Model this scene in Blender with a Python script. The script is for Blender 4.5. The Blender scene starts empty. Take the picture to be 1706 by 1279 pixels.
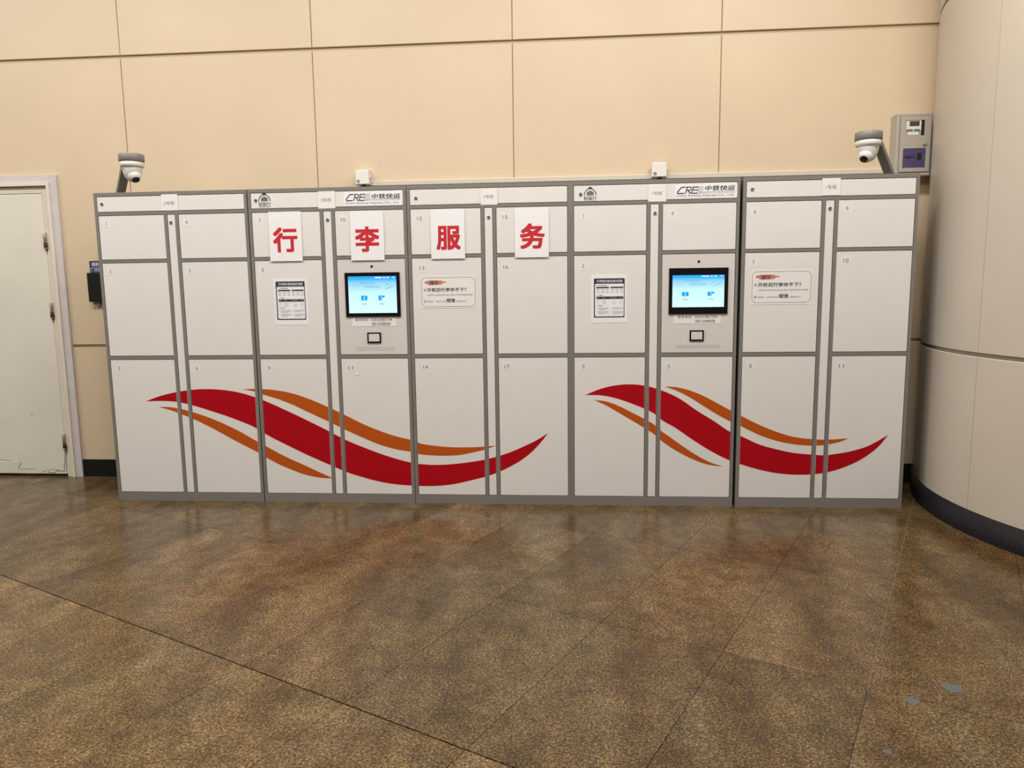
import bpy, math, random
import numpy as np
from mathutils import Vector, Matrix
random.seed(4)
SC = bpy.context.scene
COL = SC.collection

# ---------------------------------------------------------------- camera
F_PX, PITCH, ROLL, YAW = 1241.77, math.radians(-7.60835), math.radians(-0.76572), math.radians(4.67400)
CAM = np.array([3.02141, -4.60925, 1.39293])
def cam_basis():
    cy, sy, cp, sp = math.cos(YAW), math.sin(YAW), math.cos(PITCH), math.sin(PITCH)
    fwd = np.array([-sy*cp, cy*cp, sp]); right = np.array([cy, sy, 0.0]); up = np.cross(right, fwd)
    cr, sr = math.cos(ROLL), math.sin(ROLL)
    return cr*right + sr*up, -sr*right + cr*up, fwd
RT, UP, FW = cam_basis()
cd = bpy.data.cameras.new('camera'); cam = bpy.data.objects.new('camera', cd); COL.objects.link(cam)
cd.sensor_fit = 'HORIZONTAL'; cd.sensor_width = 36.0; cd.lens = F_PX*36.0/1706.0
cd.clip_start = 0.05; cd.clip_end = 100
m = Matrix.Identity(4)
for i in range(3):
    m[i][0], m[i][1], m[i][2], m[i][3] = RT[i], UP[i], -FW[i], CAM[i]
cam.matrix_world = m
SC.camera = cam

# ---------------------------------------------------------------- light of the hall and exposure
SC.view_settings.view_transform = 'Standard'; SC.view_settings.look = 'None'
SC.view_settings.exposure = 0.0; SC.view_settings.gamma = 1.0; SC.view_settings.use_curve_mapping = False
W = bpy.data.worlds.new('hall'); SC.world = W; W.use_nodes = True
W.node_tree.nodes['Background'].inputs[0].default_value = (1.0, 0.965, 0.92, 1)
W.node_tree.nodes['Background'].inputs[1].default_value = 0.50
def area(name, loc, sx, sy, power, col, tilt=0.0):
    d = bpy.data.lights.new(name, 'AREA'); d.shape = 'RECTANGLE'; d.size = sx; d.size_y = sy
    d.energy = power; d.color = col
    o = bpy.data.objects.new(name, d); COL.objects.link(o); o.location = loc; o.rotation_euler = (tilt, 0, 0)
    return o
WARM = (1.0, 0.945, 0.87)
for i, x in enumerate((-3.1, -1.1, 0.9, 2.9, 4.7)):
    area('ceiling_lamp', (x, -1.65, 4.5), 1.2, 0.4, (66, 64, 61, 63, 84)[i], WARM)
for x in (0.2, 3.4):
    area('ceiling_lamp', (x, -4.6, 4.5), 1.2, 0.4, 62, WARM)

# ---------------------------------------------------------------- pixel -> point on a real plane of the place
def at(px, py, Y=None, Z=None):
    d = RT*((px-853)/F_PX) - UP*((py-639.5)/F_PX) + FW
    t = (Y-CAM[1])/d[1] if Y is not None else (Z-CAM[2])/d[2]
    return CAM + t*d
def rect(x0, y0, x1, y1, Y=0.0):
    xm, ym = (x0+x1)/2, (y0+y1)/2
    return (at(x0, ym, Y)[0], at(x1, ym, Y)[0], at(xm, y1, Y)[2], at(xm, y0, Y)[2])

# ---------------------------------------------------------------- materials
def mat(name, col, rough=0.5, metal=0.0, spec=0.5, noise=0.0, nscale=30, bump=0.0, bscale=200, emit=None, estr=0.0, coat=0.0):
    M = bpy.data.materials.new(name); M.use_nodes = True
    nt = M.node_tree; b = nt.nodes['Principled BSDF']
    b.inputs['Base Color'].default_value = (*col, 1); b.inputs['Roughness'].default_value = rough
    b.inputs['Metallic'].default_value = metal; b.inputs['Specular IOR Level'].default_value = spec
    b.inputs['Coat Weight'].default_value = coat
    if emit:
        b.inputs['Emission Color'].default_value = (*emit, 1); b.inputs['Emission Strength'].default_value = estr
    if noise or bump:
        tc = nt.nodes.new('ShaderNodeTexCoord'); geo = nt.nodes.new('ShaderNodeNewGeometry')
    if noise:
        n = nt.nodes.new('ShaderNodeTexNoise'); n.inputs['Scale'].default_value = nscale; n.inputs['Detail'].default_value = 5
        nt.links.new(geo.outputs['Position'], n.inputs['Vector'])
        r = nt.nodes.new('ShaderNodeValToRGB')
        r.color_ramp.elements[0].position = 0.3; r.color_ramp.elements[1].position = 0.7
        r.color_ramp.elements[0].color = (*[c*(1-noise) for c in col], 1)
        r.color_ramp.elements[1].color = (*[min(1, c*(1+noise)) for c in col], 1)
        nt.links.new(n.outputs['Fac'], r.inputs['Fac']); nt.links.new(r.outputs['Color'], b.inputs['Base Color'])
    if bump:
        n2 = nt.nodes.new('ShaderNodeTexNoise'); n2.inputs['Scale'].default_value = bscale
        nt.links.new(geo.outputs['Position'], n2.inputs['Vector'])
        bp = nt.nodes.new('ShaderNodeBump'); bp.inputs['Strength'].default_value = bump; bp.inputs['Distance'].default_value = 0.002
        nt.links.new(n2.outputs['Fac'], bp.inputs['Height']); nt.links.new(bp.outputs['Normal'], b.inputs['Normal'])
    return M
M = {}
M['wall'] = mat('cream_wall_panel', (0.645, 0.517, 0.360), 0.42, noise=0.03, nscale=1.5)
M['blocker'] = mat('dark_light_blocker', (0.10, 0.085, 0.07), 0.6, noise=0.1, nscale=2)
M['joint'] = mat('wall_joint', (0.46, 0.36, 0.24), 0.8)
M['column'] = mat('column_panel', (0.53, 0.47, 0.395), 0.38, noise=0.02, nscale=2)
M['cjoint'] = mat('column_joint', (0.38, 0.335, 0.275), 0.8)
M['skirting'] = mat('black_granite', (0.010, 0.010, 0.012), 0.45, spec=0.25, noise=0.8, nscale=160)
M['frame'] = mat('grey_powder_coat', (0.205, 0.188, 0.170), 0.45, noise=0.03, nscale=40)
M['carcass'] = mat('grey_carcass', (0.16, 0.15, 0.14), 0.6)
M['door'] = mat('white_powder_coat', (0.745, 0.72, 0.695), 0.38, noise=0.012, nscale=6, coat=0.1)
M['paper'] = mat('white_paper', (0.80, 0.79, 0.81), 0.7, noise=0.01, nscale=15)
M['sticker'] = mat('white_sticker', (0.785, 0.76, 0.74), 0.5)
M['numbersticker'] = mat('number_sticker', (0.765, 0.74, 0.715), 0.42)
M['red'] = mat('red_vinyl', (0.40, 0.001, 0.008), 0.45, spec=0.25)
M['orange'] = mat('orange_vinyl', (0.47, 0.085, 0.008), 0.45, spec=0.25)
M['redink'] = mat('red_ink', (0.52, 0.010, 0.022), 0.6)
M['ink'] = mat('black_ink', (0.03, 0.03, 0.035), 0.6)
M['greyink'] = mat('grey_ink', (0.15, 0.14, 0.13), 0.6)
M['lightink'] = mat('light_grey_ink', (0.36, 0.35, 0.35), 0.6)
M['navy'] = mat('navy_ink', (0.022, 0.024, 0.045), 0.6)
M['whiteink'] = mat('white_ink', (0.75, 0.75, 0.78), 0.6)
M['brush'] = mat('coral_brush_ink', (0.52, 0.19, 0.12), 0.6, noise=0.25, nscale=150)
M['chrome'] = mat('lock_steel', (0.22, 0.20, 0.18), 0.3, metal=0.7)
M['slot'] = mat('lock_slot', (0.02, 0.02, 0.02), 0.5)
M['bezel'] = mat('black_glass_bezel', (0.006, 0.006, 0.007), 0.12)
M['kiosk'] = mat('kiosk_panel', (0.66, 0.62, 0.60), 0.38)
M['white_plastic'] = mat('white_plastic', (0.74, 0.72, 0.68), 0.35)
M['trunk'] = mat('trunking_plastic', (0.60, 0.545, 0.46), 0.45)
M['bracket'] = mat('bracket_grey', (0.20, 0.185, 0.175), 0.45)
M['lens'] = mat('lens_black', (0.004, 0.004, 0.005), 0.08)
M['meter'] = mat('meter_box_grey', (0.42, 0.38, 0.32), 0.45)
M['violet'] = mat('violet_window', (0.075, 0.06, 0.15), 0.12, noise=0.2, nscale=60)
M['dark'] = mat('dark_plastic', (0.012, 0.012, 0.013), 0.35)
M['lcd'] = mat('lcd_dark', (0.07, 0.065, 0.045), 0.2)
M['led'] = mat('green_led', (0.05, 0.6, 0.35), 0.3, emit=(0.1, 1.0, 0.6), estr=1.5)
M['bluesign'] = mat('blue_sign', (0.025, 0.045, 0.11), 0.4)
M['door_paint'] = mat('door_paint', (0.72, 0.69, 0.60), 0.4, noise=0.04, nscale=3)
M['casing'] = mat('casing_paint', (0.60, 0.56, 0.55), 0.4, noise=0.05, nscale=8)
M['bead'] = mat('bead_paint', (0.72, 0.66, 0.58), 0.35, noise=0.03, nscale=8)
M['jamb'] = mat('jamb_paint', (0.68, 0.62, 0.51), 0.35, noise=0.05, nscale=8)
M['hinge'] = mat('worn_hinge', (0.42, 0.36, 0.29), 0.4, metal=0.3, noise=0.5, nscale=90)
M['rust'] = mat('rust', (0.065, 0.03, 0.015), 0.8, noise=0.5, nscale=80)
M['crack'] = mat('dirt_crack', (0.10, 0.09, 0.07), 0.9)
M['brass'] = mat('light_joint_strip', (0.20, 0.15, 0.10), 0.5)
M['grout'] = mat('floor_grout', (0.05, 0.034, 0.021), 0.7)
M['bluespot'] = mat('blue_grey_paint', (0.085, 0.093, 0.095), 0.4)

def screen_mat():
    mm = bpy.data.materials.new('lit_display'); mm.use_nodes = True; nt = mm.node_tree; b = nt.nodes['Principled BSDF']
    tc = nt.nodes.new('ShaderNodeTexCoord'); sp = nt.nodes.new('ShaderNodeSeparateXYZ'); r = nt.nodes.new('ShaderNodeValToRGB')
    nt.links.new(tc.outputs['Generated'], sp.inputs[0]); nt.links.new(sp.outputs['Z'], r.inputs['Fac'])
    e = r.color_ramp.elements
    e[0].position = 0.0; e[0].color = (0.70, 0.98, 1.0, 1); e[1].position = 1.0; e[1].color = (0.005, 0.36, 0.92, 1)
    a = e.new(0.55); a.color = (0.56, 0.90, 1.0, 1); a = e.new(0.82); a.color = (0.28, 0.66, 0.97, 1); a = e.new(0.93); a.color = (0.02, 0.43, 0.95, 1)
    b.inputs['Base Color'].default_value = (0.02, 0.02, 0.02, 1); b.inputs['Roughness'].default_value = 0.15
    nt.links.new(r.outputs['Color'], b.inputs['Emission Color']); b.inputs['Emission Strength'].default_value = 1.08
    return mm
M['display'] = screen_mat()
M['icon'] = mat('icon_blue', (0.0, 0.1, 0.3), 0.3, emit=(0.01, 0.38, 0.82), estr=0.9)
M['uiwhite'] = mat('ui_white', (0.3, 0.3, 0.3), 0.3, emit=(0.75, 0.95, 1.0), estr=0.9)
M['uigrey'] = mat('ui_grey', (0.05, 0.07, 0.09), 0.3, emit=(0.20, 0.36, 0.46), estr=0.7)

def floor_mat():
    mm = bpy.data.materials.new('brown_stone_tile'); mm.use_nodes = True; nt = mm.node_tree; L = nt.links.new
    b = nt.nodes['Principled BSDF']; N = nt.nodes.new; b.inputs['Specular IOR Level'].default_value = 0.27
    geo = N('ShaderNodeNewGeometry'); oi = N('ShaderNodeObjectInfo')
    def noise(scale, detail=4, rough=0.55, vec=None):
        n = N('ShaderNodeTexNoise'); n.inputs['Scale'].default_value = scale; n.inputs['Detail'].default_value = detail
        n.inputs['Roughness'].default_value = rough; L(vec if vec else geo.outputs['Position'], n.inputs['Vector']); return n
    # streaky veining runs along the long side of the tiles
    mp = N('ShaderNodeMapping'); mp.inputs['Rotation'].default_value = (0, 0, math.radians(26.6)); mp.inputs['Scale'].default_value = (1.0, 0.33, 1)
    L(geo.outputs['Position'], mp.inputs['Vector'])
    off = N('ShaderNodeVectorMath'); off.operation = 'ADD'; L(mp.outputs[0], off.inputs[0])
    cmb = N('ShaderNodeCombineXYZ'); mul = N('ShaderNodeMath'); mul.operation = 'MULTIPLY'; mul.inputs[1].default_value = 0.5
    L(oi.outputs['Random'], mul.inputs[0]); L(mul.outputs[0], cmb.inputs[2]); L(cmb.outputs[0], off.inputs[1])
    big = noise(3.6, 6, 0.62, off.outputs[0])
    ramp = N('ShaderNodeValToRGB'); e = ramp.color_ramp.elements
    e[0].position = 0.30; e[0].color = (0.0510, 0.0306, 0.0135, 1)
    e[1].position = 0.74; e[1].color = (0.1548, 0.1148, 0.0668, 1)
    a = e.new(0.45); a.color = (0.0838, 0.0546, 0.0262, 1); a = e.new(0.58); a.color = (0.1111, 0.0759, 0.0397, 1)
    L(big.outputs['Fac'], ramp.inputs['Fac'])
    tint = noise(1.7, 3, 0.6, off.outputs[0]); tr = N('ShaderNodeValToRGB'); te = tr.color_ramp.elements
    te[0].position = 0.33; te[0].color = (0.95, 1.0, 1.02, 1); te[1].position = 0.70; te[1].color = (1.06, 0.97, 0.87, 1)
    L(tint.outputs['Fac'], tr.inputs['Fac'])
    mx = N('ShaderNodeMix'); mx.data_type = 'RGBA'; mx.blend_type = 'MULTIPLY'; mx.inputs[0].default_value = 1.0
    pat = noise(9.0, 5, 0.6); pr = N('ShaderNodeMapRange'); pr.inputs[1].default_value = 0.32; pr.inputs[2].default_value = 0.68
    pr.inputs[3].default_value = 0.74; pr.inputs[4].default_value = 1.30; L(pat.outputs['Fac'], pr.inputs[0])
    pm = N('ShaderNodeVectorMath'); pm.operation = 'SCALE'; L(ramp.outputs['Color'], pm.inputs[0]); L(pr.outputs[0], pm.inputs['Scale'])
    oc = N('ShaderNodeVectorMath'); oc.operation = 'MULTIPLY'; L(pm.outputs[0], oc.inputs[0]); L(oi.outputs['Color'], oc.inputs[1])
    L(oc.outputs[0], mx.inputs[6]); L(tr.outputs['Color'], mx.inputs[7])
    sp = noise(120, 5, 0.75); sr = N('ShaderNodeValToRGB'); se = sr.color_ramp.elements
    se[0].position = 0.36; se[0].color = (0.16, 0.13, 0.10, 1); se[1].position = 0.66; se[1].color = (2.3, 2.25, 2.1, 1)
    a = se.new(0.47); a.color = (0.80, 0.78, 0.75, 1)
    L(sp.outputs['Fac'], sr.inputs['Fac'])
    vo = N('ShaderNodeTexVoronoi'); vo.inputs['Scale'].default_value = 210; L(geo.outputs['Position'], vo.inputs['Vector'])
    sx = N('ShaderNodeSeparateColor'); L(vo.outputs['Color'], sx.inputs[0]); vr = N('ShaderNodeValToRGB'); ve = vr.color_ramp.elements
    ve[0].position = 0.0; ve[0].color = (0.30, 0.26, 0.22, 1); ve[1].position = 1.0; ve[1].color = (1.75, 1.70, 1.62, 1)
    a = ve.new(0.28); a.color = (0.70, 0.67, 0.63, 1); a = ve.new(0.7); a.color = (1.10, 1.08, 1.05, 1); L(sx.outputs[0], vr.inputs['Fac'])
    m3 = N('ShaderNodeMix'); m3.data_type = 'RGBA'; m3.blend_type = 'MULTIPLY'; m3.inputs[0].default_value = 0.85
    L(sr.outputs['Color'], m3.inputs[6]); L(vr.outputs['Color'], m3.inputs[7])
    m2 = N('ShaderNodeMix'); m2.data_type = 'RGBA'; m2.blend_type = 'MULTIPLY'; m2.inputs[0].default_value = 0.95
    L(mx.outputs[2], m2.inputs[6]); L(m3.outputs[2], m2.inputs[7])
    # each tile its own tone
    mr = N('ShaderNodeMapRange'); mr.inputs[3].default_value = 0.93; mr.inputs[4].default_value = 1.07; L(oi.outputs['Random'], mr.inputs[0])
    hv = N('ShaderNodeHueSaturation'); L(m2.outputs[2], hv.inputs['Color']); L(mr.outputs[0], hv.inputs['Value'])
    L(hv.outputs['Color'], b.inputs['Base Color'])
    rn = noise(5, 3); rr = N('ShaderNodeMapRange'); rr.inputs[1].default_value = 0.3; rr.inputs[2].default_value = 0.7
    rr.inputs[3].default_value = 0.16; rr.inputs[4].default_value = 0.30; L(rn.outputs['Fac'], rr.inputs[0]); L(rr.outputs[0], b.inputs['Roughness'])
    bp = N('ShaderNodeBump'); bp.inputs['Strength'].default_value = 0.03; bp.inputs['Distance'].default_value = 0.002
    L(noise(45, 3).outputs['Fac'], bp.inputs['Height']); L(bp.outputs['Normal'], b.inputs['Normal'])
    return mm
M['floor'] = floor_mat()

# ---------------------------------------------------------------- mesh helpers (all geometry is written in world coordinates)
class MB:
    def __init__(s): s.v = []; s.f = []; s.smooth = []
    def add(s, vs, fs, sm=False):
        b = len(s.v); s.v += [tuple(map(float, v)) for v in vs]; s.f += [tuple(i+b for i in f) for f in fs]; s.smooth += [sm]*len(fs); return s
    def box(s, x0, x1, y0, y1, z0, z1):
        return s.add([(x, y, z) for x in (x0, x1) for y in (y0, y1) for z in (z0, z1)],
                     [(0,1,3,2), (4,6,7,5), (0,4,5,1), (2,3,7,6), (0,2,6,4), (1,5,7,3)])
    def panel(s, x0, x1, y0, y1, z0, z1, c=0.002):      # box with a chamfered front (front = y0)
        o = [(x0, z0), (x1, z0), (x1, z1), (x0, z1)]; i = [(x0+c, z0+c), (x1-c, z0+c), (x1-c, z1-c), (x0+c, z1-c)]
        vs = [(x, y0, z) for x, z in i] + [(x, y0+c, z) for x, z in o] + [(x, y1, z) for x, z in o]
        fs = [(0,1,2,3), (11,10,9,8)]
        for k in range(4):
            n = (k+1) % 4; fs += [(4+k, 4+n, n, k), (8+k, 8+n, 4+n, 4+k)]
        return s.add(vs, fs)
    def prism(s, poly, y0, y1):                          # (x, z) outline, counter-clockwise, front at y0
        n = len(poly); vs = [(x, y0, z) for x, z in poly] + [(x, y1, z) for x, z in poly]
        fs = [tuple(range(n)), tuple(range(2*n-1, n-1, -1))] + [(n+i, n+(i+1) % n, (i+1) % n, i) for i in range(n)]
        return s.add(vs, fs)
    def lathe(s, prof, origin, axis, n=32, sm=True, caps=True):   # prof: (radius, height along axis)
        ax = Vector(axis).normalized(); t = Vector((0, 0, 1)) if abs(ax.z) < 0.9 else Vector((1, 0, 0))
        u = ax.cross(t).normalized(); w = ax.cross(u); o = Vector(origin); vs = []; fs = []
        for r, h in prof:
            for k in range(n):
                a = 2*math.pi*k/n; vs.append(o + ax*h + (u*math.cos(a) + w*math.sin(a))*r)
        for j in range(len(prof)-1):
            for k in range(n):
                k2 = (k+1) % n; fs.append((j*n+k, j*n+k2, (j+1)*n+k2, (j+1)*n+k))
        s.add(vs, fs, sm)
        if caps:
            b = len(s.v)-len(vs); s.f += [tuple(b+k for k in range(n-1, -1, -1)), tuple(b+(len(prof)-1)*n+k for k in range(n))]; s.smooth += [False, False]
        return s
    def bar(s, p, q, u, w, a, b):                        # beam p->q, half sizes a along u and b along w
        p, q, u, w = map(Vector, (p, q, u, w)); vs = []
        for o in (p, q):
            for i, j in ((-1,-1), (1,-1), (1,1), (-1,1)): vs.append(o + u*a*i + w*b*j)
        return s.add(vs, [(3,2,1,0), (4,5,6,7), (0,1,5,4), (1,2,6,5), (2,3,7,6), (3,0,4,7)])
    def strip(s, up, lo, y):                             # quad strip between two polylines of equal length, facing -y
        n = len(up); vs = [(x, y, z) for x, z in up] + [(x, y, z) for x, z in lo]
        return s.add(vs, [(n+i, n+i+1, i+1, i) for i in range(n-1)])
    def stroke(s, pts, w, y):                            # flat line of width w in the plane y
        up, lo = [], []
        for i, (x, z) in enumerate(pts):
            a = pts[max(0, i-1)]; b = pts[min(len(pts)-1, i+1)]; d = math.hypot(b[0]-a[0], b[1]-a[1]) or 1
            nx, nz = -(b[1]-a[1])/d*w/2, (b[0]-a[0])/d*w/2
            up.append((x+nx, z+nz)); lo.append((x-nx, z-nz))
        return s.strip(up, lo, y)
WPOS = {}
def finish(name, me, o_mat, parent, center):
    o = bpy.data.objects.new(name, me); COL.objects.link(o)
    if o_mat: me.materials.append(M[o_mat] if isinstance(o_mat, str) else o_mat)
    WPOS[o.name] = np.array(center)
    if parent is not None:
        o.parent = parent; o.location = Vector(np.array(center) - WPOS[parent.name])
    else: o.location = Vector(center)
    return o
def obj(name, mb, o_mat, parent=None, center=None):
    v = np.array(mb.v); c = (v.min(0)+v.max(0))/2 if center is None else np.array(center, float)
    me = bpy.data.meshes.new(name); me.from_pydata([tuple(p) for p in v-c], [], mb.f); me.update()
    for p, sm in zip(me.polygons, mb.smooth): p.use_smooth = sm
    return finish(name, me, o_mat, parent, c)
def thing(name, label, cat, loc, group=None):
    o = bpy.data.objects.new(name, None); COL.objects.link(o); o.location = loc; o.empty_display_size = 0.1
    WPOS[o.name] = np.array(loc, float); return tag(o, label, cat, group)
def tag(o, label, cat, group=None):
    o['label'] = label; o['category'] = cat
    if group: o['group'] = group
    return o
def stuff(o): o['kind'] = 'stuff'; return o
def struct(o, label=None):
    o['kind'] = 'structure'
    if label: o['label'] = label
    return o
TXT = {}
def glyphs(body, bold, shear):
    k = (body, bold, shear)
    if k not in TXT:
        cu = bpy.data.curves.new('t', 'FONT'); cu.body = body; cu.shear = shear; cu.resolution_u = 4
        o = bpy.data.objects.new('t', cu); COL.objects.link(o)
        dg = bpy.context.evaluated_depsgraph_get(); me = bpy.data.meshes.new_from_object(o.evaluated_get(dg))
        vs = [tuple(v.co) for v in me.vertices]; fs = [tuple(p.vertices) for p in me.polygons]; n = len(vs); V, Fc = list(vs), list(fs)
        if bold:                                        # heavier strokes: the outline repeated round a small square
            for q in range(8):
                dx, dz = [(bold*a, bold*b) for a in (-1, 0, 1) for b in (-1, 0, 1) if a or b][q]
                V += [(x+dx, z+dz, 0.00002*(q+1)) for x, z, _ in vs]; Fc += [tuple(i+n*(q+1) for i in f) for f in fs]
        TXT[k] = (V, Fc)
        bpy.data.objects.remove(o); bpy.data.curves.remove(cu); bpy.data.meshes.remove(me)
    return TXT[k]
def text(name, body, r, y, o_mat, parent, bold=0.0, shear=0.0, keep_w=False):
    vs, fs = glyphs(body, bold, shear); v = np.array(vs); lo, hi = v.min(0), v.max(0)
    x0, x1, z0, z1 = r; sz = (z1-z0)/(hi[1]-lo[1]); sx = sz if keep_w else (x1-x0)/(hi[0]-lo[0])
    mb = MB(); mb.add([(x0+(p[0]-lo[0])*sx, y+p[2], z0+(p[1]-lo[1])*sz) for p in vs], fs)
    # faces of a text curve look along +z of the curve; turned upright they look to the viewer (-y)
    o = obj(name, mb, o_mat, parent); return o
def flat(x0, x1, z0, z1, y): return MB().add([(x0, y, z0), (x1, y, z0), (x1, y, z1), (x0, y, z1)], [(0,1,2,3)])
def sheet(x0, x1, z0, z1, y=-0.0012, t=0.0008): return MB().box(x0, x1, y, y+t, z0, z1)
def rrect(x0, x1, z0, z1, r, n=6):
    p = []
    for cx, cz, a0 in ((x1-r, z0+r, -90), (x1-r, z1-r, 0), (x0+r, z1-r, 90), (x0+r, z0+r, 180)):
        for k in range(n+1):
            a = math.radians(a0+90*k/n); p.append((cx+r*math.cos(a), cz+r*math.sin(a)))
    return p
def ring(outer, inner, y):
    n = len(outer); mb = MB()
    return mb.add([(x, y, z) for x, z in outer]+[(x, y, z) for x, z in inner], [(i, (i+1) % n, n+(i+1) % n, n+i) for i in range(n)])

# ================================================================ SETTING
YW = 0.61                      # front of the wall panels
# ---- floor: stone tiles laid at an angle to the wall
TH = math.radians(-26.6); CU, SU = math.cos(TH), math.sin(TH)
U0, DU, V0, DV = 2.545, 0.502, -1.063, 0.985
def clip(poly, f):
    out = []
    for i in range(len(poly)):
        a, b = poly[i], poly[(i+1) % len(poly)]; fa, fb = f(a), f(b)
        if fa >= 0: out.append(a)
        if fa*fb < 0:
            t = fa/(fa-fb); out.append((a[0]+(b[0]-a[0])*t, a[1]+(b[1]-a[1])*t))
    return out
FX0, FX1, FY0, FY1 = -3.2, 8.2, -5.6, 0.655
floor = struct(obj('floor', MB().box(-12, 16, -14, FY1, -0.12, -0.006), 'grout'), 'brown stone tiled floor')
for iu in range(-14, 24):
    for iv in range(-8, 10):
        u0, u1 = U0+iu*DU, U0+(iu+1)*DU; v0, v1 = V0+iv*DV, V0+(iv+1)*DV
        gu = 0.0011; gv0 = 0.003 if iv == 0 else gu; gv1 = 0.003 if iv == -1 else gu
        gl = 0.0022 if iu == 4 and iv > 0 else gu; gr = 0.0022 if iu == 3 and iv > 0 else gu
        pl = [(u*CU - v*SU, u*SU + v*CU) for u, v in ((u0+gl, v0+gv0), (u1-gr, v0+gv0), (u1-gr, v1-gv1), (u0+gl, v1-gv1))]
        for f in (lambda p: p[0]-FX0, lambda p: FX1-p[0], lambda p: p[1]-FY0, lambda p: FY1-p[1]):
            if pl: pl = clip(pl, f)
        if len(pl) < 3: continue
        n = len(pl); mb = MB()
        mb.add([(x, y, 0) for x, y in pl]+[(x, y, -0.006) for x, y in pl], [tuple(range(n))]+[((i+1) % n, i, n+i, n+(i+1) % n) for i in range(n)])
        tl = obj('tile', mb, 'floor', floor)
        # tiles this side of the wide joint are paler, palest at the left
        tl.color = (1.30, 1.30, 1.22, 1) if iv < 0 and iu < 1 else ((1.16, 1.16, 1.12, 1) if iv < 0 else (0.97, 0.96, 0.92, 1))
uj = U0+4*DU
p0 = (uj*CU-(-0.1)*SU, uj*SU+(-0.1)*CU); p1 = (uj*CU-2.75*SU, uj*SU+2.75*CU)
obj('joint_strip', MB().bar((p0[0], p0[1], -0.003), (p1[0], p1[1], -0.003), (CU, SU, 0), (0, 0, 1), 0.0013, 0.0028), 'brass', floor)
for (px, py, rx, ry) in ((1586, 1145, 0.034, 0.030), (1520, 1167, 0.022, 0.022), (1478, 1252, 0.012, 0.012)):
    c = at(px, py, Z=0.0); mb = MB(); n = 22
    pts = []
    for k in range(n):
        a = 2*math.pi*k/n; q = 1+random.uniform(-.18, .18); pts.append((c[0]+rx*q*math.cos(a), c[1]+ry*q*math.sin(a)))
    mb.add([(x, y, 0.0004) for x, y in pts], [tuple(range(n))]); obj('paint_spot', mb, 'bluespot', floor)

# ---- rear wall: cream panels with recessed joints
wall = struct(obj('wall_back', MB().box(-8, 9, YW+0.0135, YW+0.2, 0, 5.6), 'joint'), 'cream panelled wall behind the lockers')
XL = [-0.117+1.372*k for k in range(-4, 7)]; ZL = [0.130, 0.985, 3.000, 5.0, 5.6]
DX0, DX1, DZ1 = -1.98, -0.665, 2.205        # opening taken by the door and its casing
GV, GH = 0.0022, 0.011
for i in range(len(XL)-1):
    for j in range(len(ZL)-1):
        x0, x1 = XL[i]+GV, XL[i+1]-GV; z0 = ZL[j]+(GH if j else 0.0); z1 = ZL[j+1]-GH
        if z0 < DZ1 and x1 > DX0 and x0 < DX1:
            if x0 < DX0 and x1 <= DX1: x1r = [(x0, DX0)]
            else: x1r = []
            mb = MB()
            if x0 < DX0: mb.box(x0, DX0, YW, YW+0.013, z0, z1)
            if x1 > DX1: mb.box(DX1, x1, YW, YW+0.013, z0, z1)
            if z1 > DZ1: mb.box(max(x0, DX0), min(x1, DX1), YW, YW+0.013, DZ1, z1)
            if not mb.v: continue
        else: mb = MB().panel(x0, x1, YW, YW+0.013, z0, z1, 0.003)
        obj('panel', mb, 'wall', wall)
struct(obj('baseboard_back', MB().box(DX1, 5.9, YW-0.010, YW+0.013, 0, 0.129), 'skirting'), 'black granite baseboard')
obj('baseboard_piece', MB().box(-8, DX0, YW-0.010, YW+0.013, 0, 0.129), 'skirting', wall)

# ---- unseen dark wall added behind the camera to block low ambient light
struct(obj('wall_blocker', MB().box(-12, 16, -7.4, -7.2, 0, 4.2), 'blocker'), 'added unseen dark wall behind the camera, blocking low ambient light')

# ---- round column at the right
CX, CY, CR = 6.812, -0.18, 1.660
colm = struct(obj('wall_column', MB().lathe([(CR-0.026, 0), (CR-0.026, 5.6)], (CX, CY, 0), (0, 0, 1), 96), 'cjoint'), 'large round column clad in beige panels')
def arc_panel(a0, a1, z0, z1, r, n=30):
    mb = MB(); t = 0.025; c = 0.003
    prof = [(r-t, z0), (r-c, z0), (r, z0+c), (r, z1-c), (r-c, z1), (r-t, z1)]; k = len(prof)
    P = [[(CX+rr*math.cos(a0+(a1-a0)*i/n), CY+rr*math.sin(a0+(a1-a0)*i/n), z) for i in range(n+1)] for rr, z in prof]
    for j in range(k):
        lo, hi = P[j], P[(j+1) % k]
        mb.add(lo+hi, [(i, i+1, n+2+i, n+1+i) for i in range(n)], True)
    for i in (0, n): mb.add([P[j][i] for j in range(k)], [tuple(range(k)) if i == 0 else tuple(range(k-1, -1, -1))])
    return mb
JA = math.radians(189.3); STEP = math.radians(45)
for i in range(-1, 7):
    for z0, z1 in ((0.131, 0.974), (0.996, 2.989), (3.011, 5.0)):
        obj('panel', arc_panel(JA+i*STEP+0.0008, JA+(i+1)*STEP-0.0008, z0, z1, CR-0.012), 'column', colm)
bb = MB(); vs = []; fs = []; n = 160
for i in range(n):
    a = 2*math.pi*i/n
    for r, z in ((CR-0.002, 0), (CR-0.002, 0.130), (CR-0.036, 0.130)): vs.append((CX+r*math.cos(a), CY+r*math.sin(a), z))
for i in range(n):
    i2 = (i+1) % n
    for j in (0, 1): fs.append((i*3+j, i2*3+j, i2*3+j+1, i*3+j+1))
bb.add(vs, fs, True)
struct(obj('baseboard_column', bb, 'skirting'), 'black granite baseboard round the column')

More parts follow.
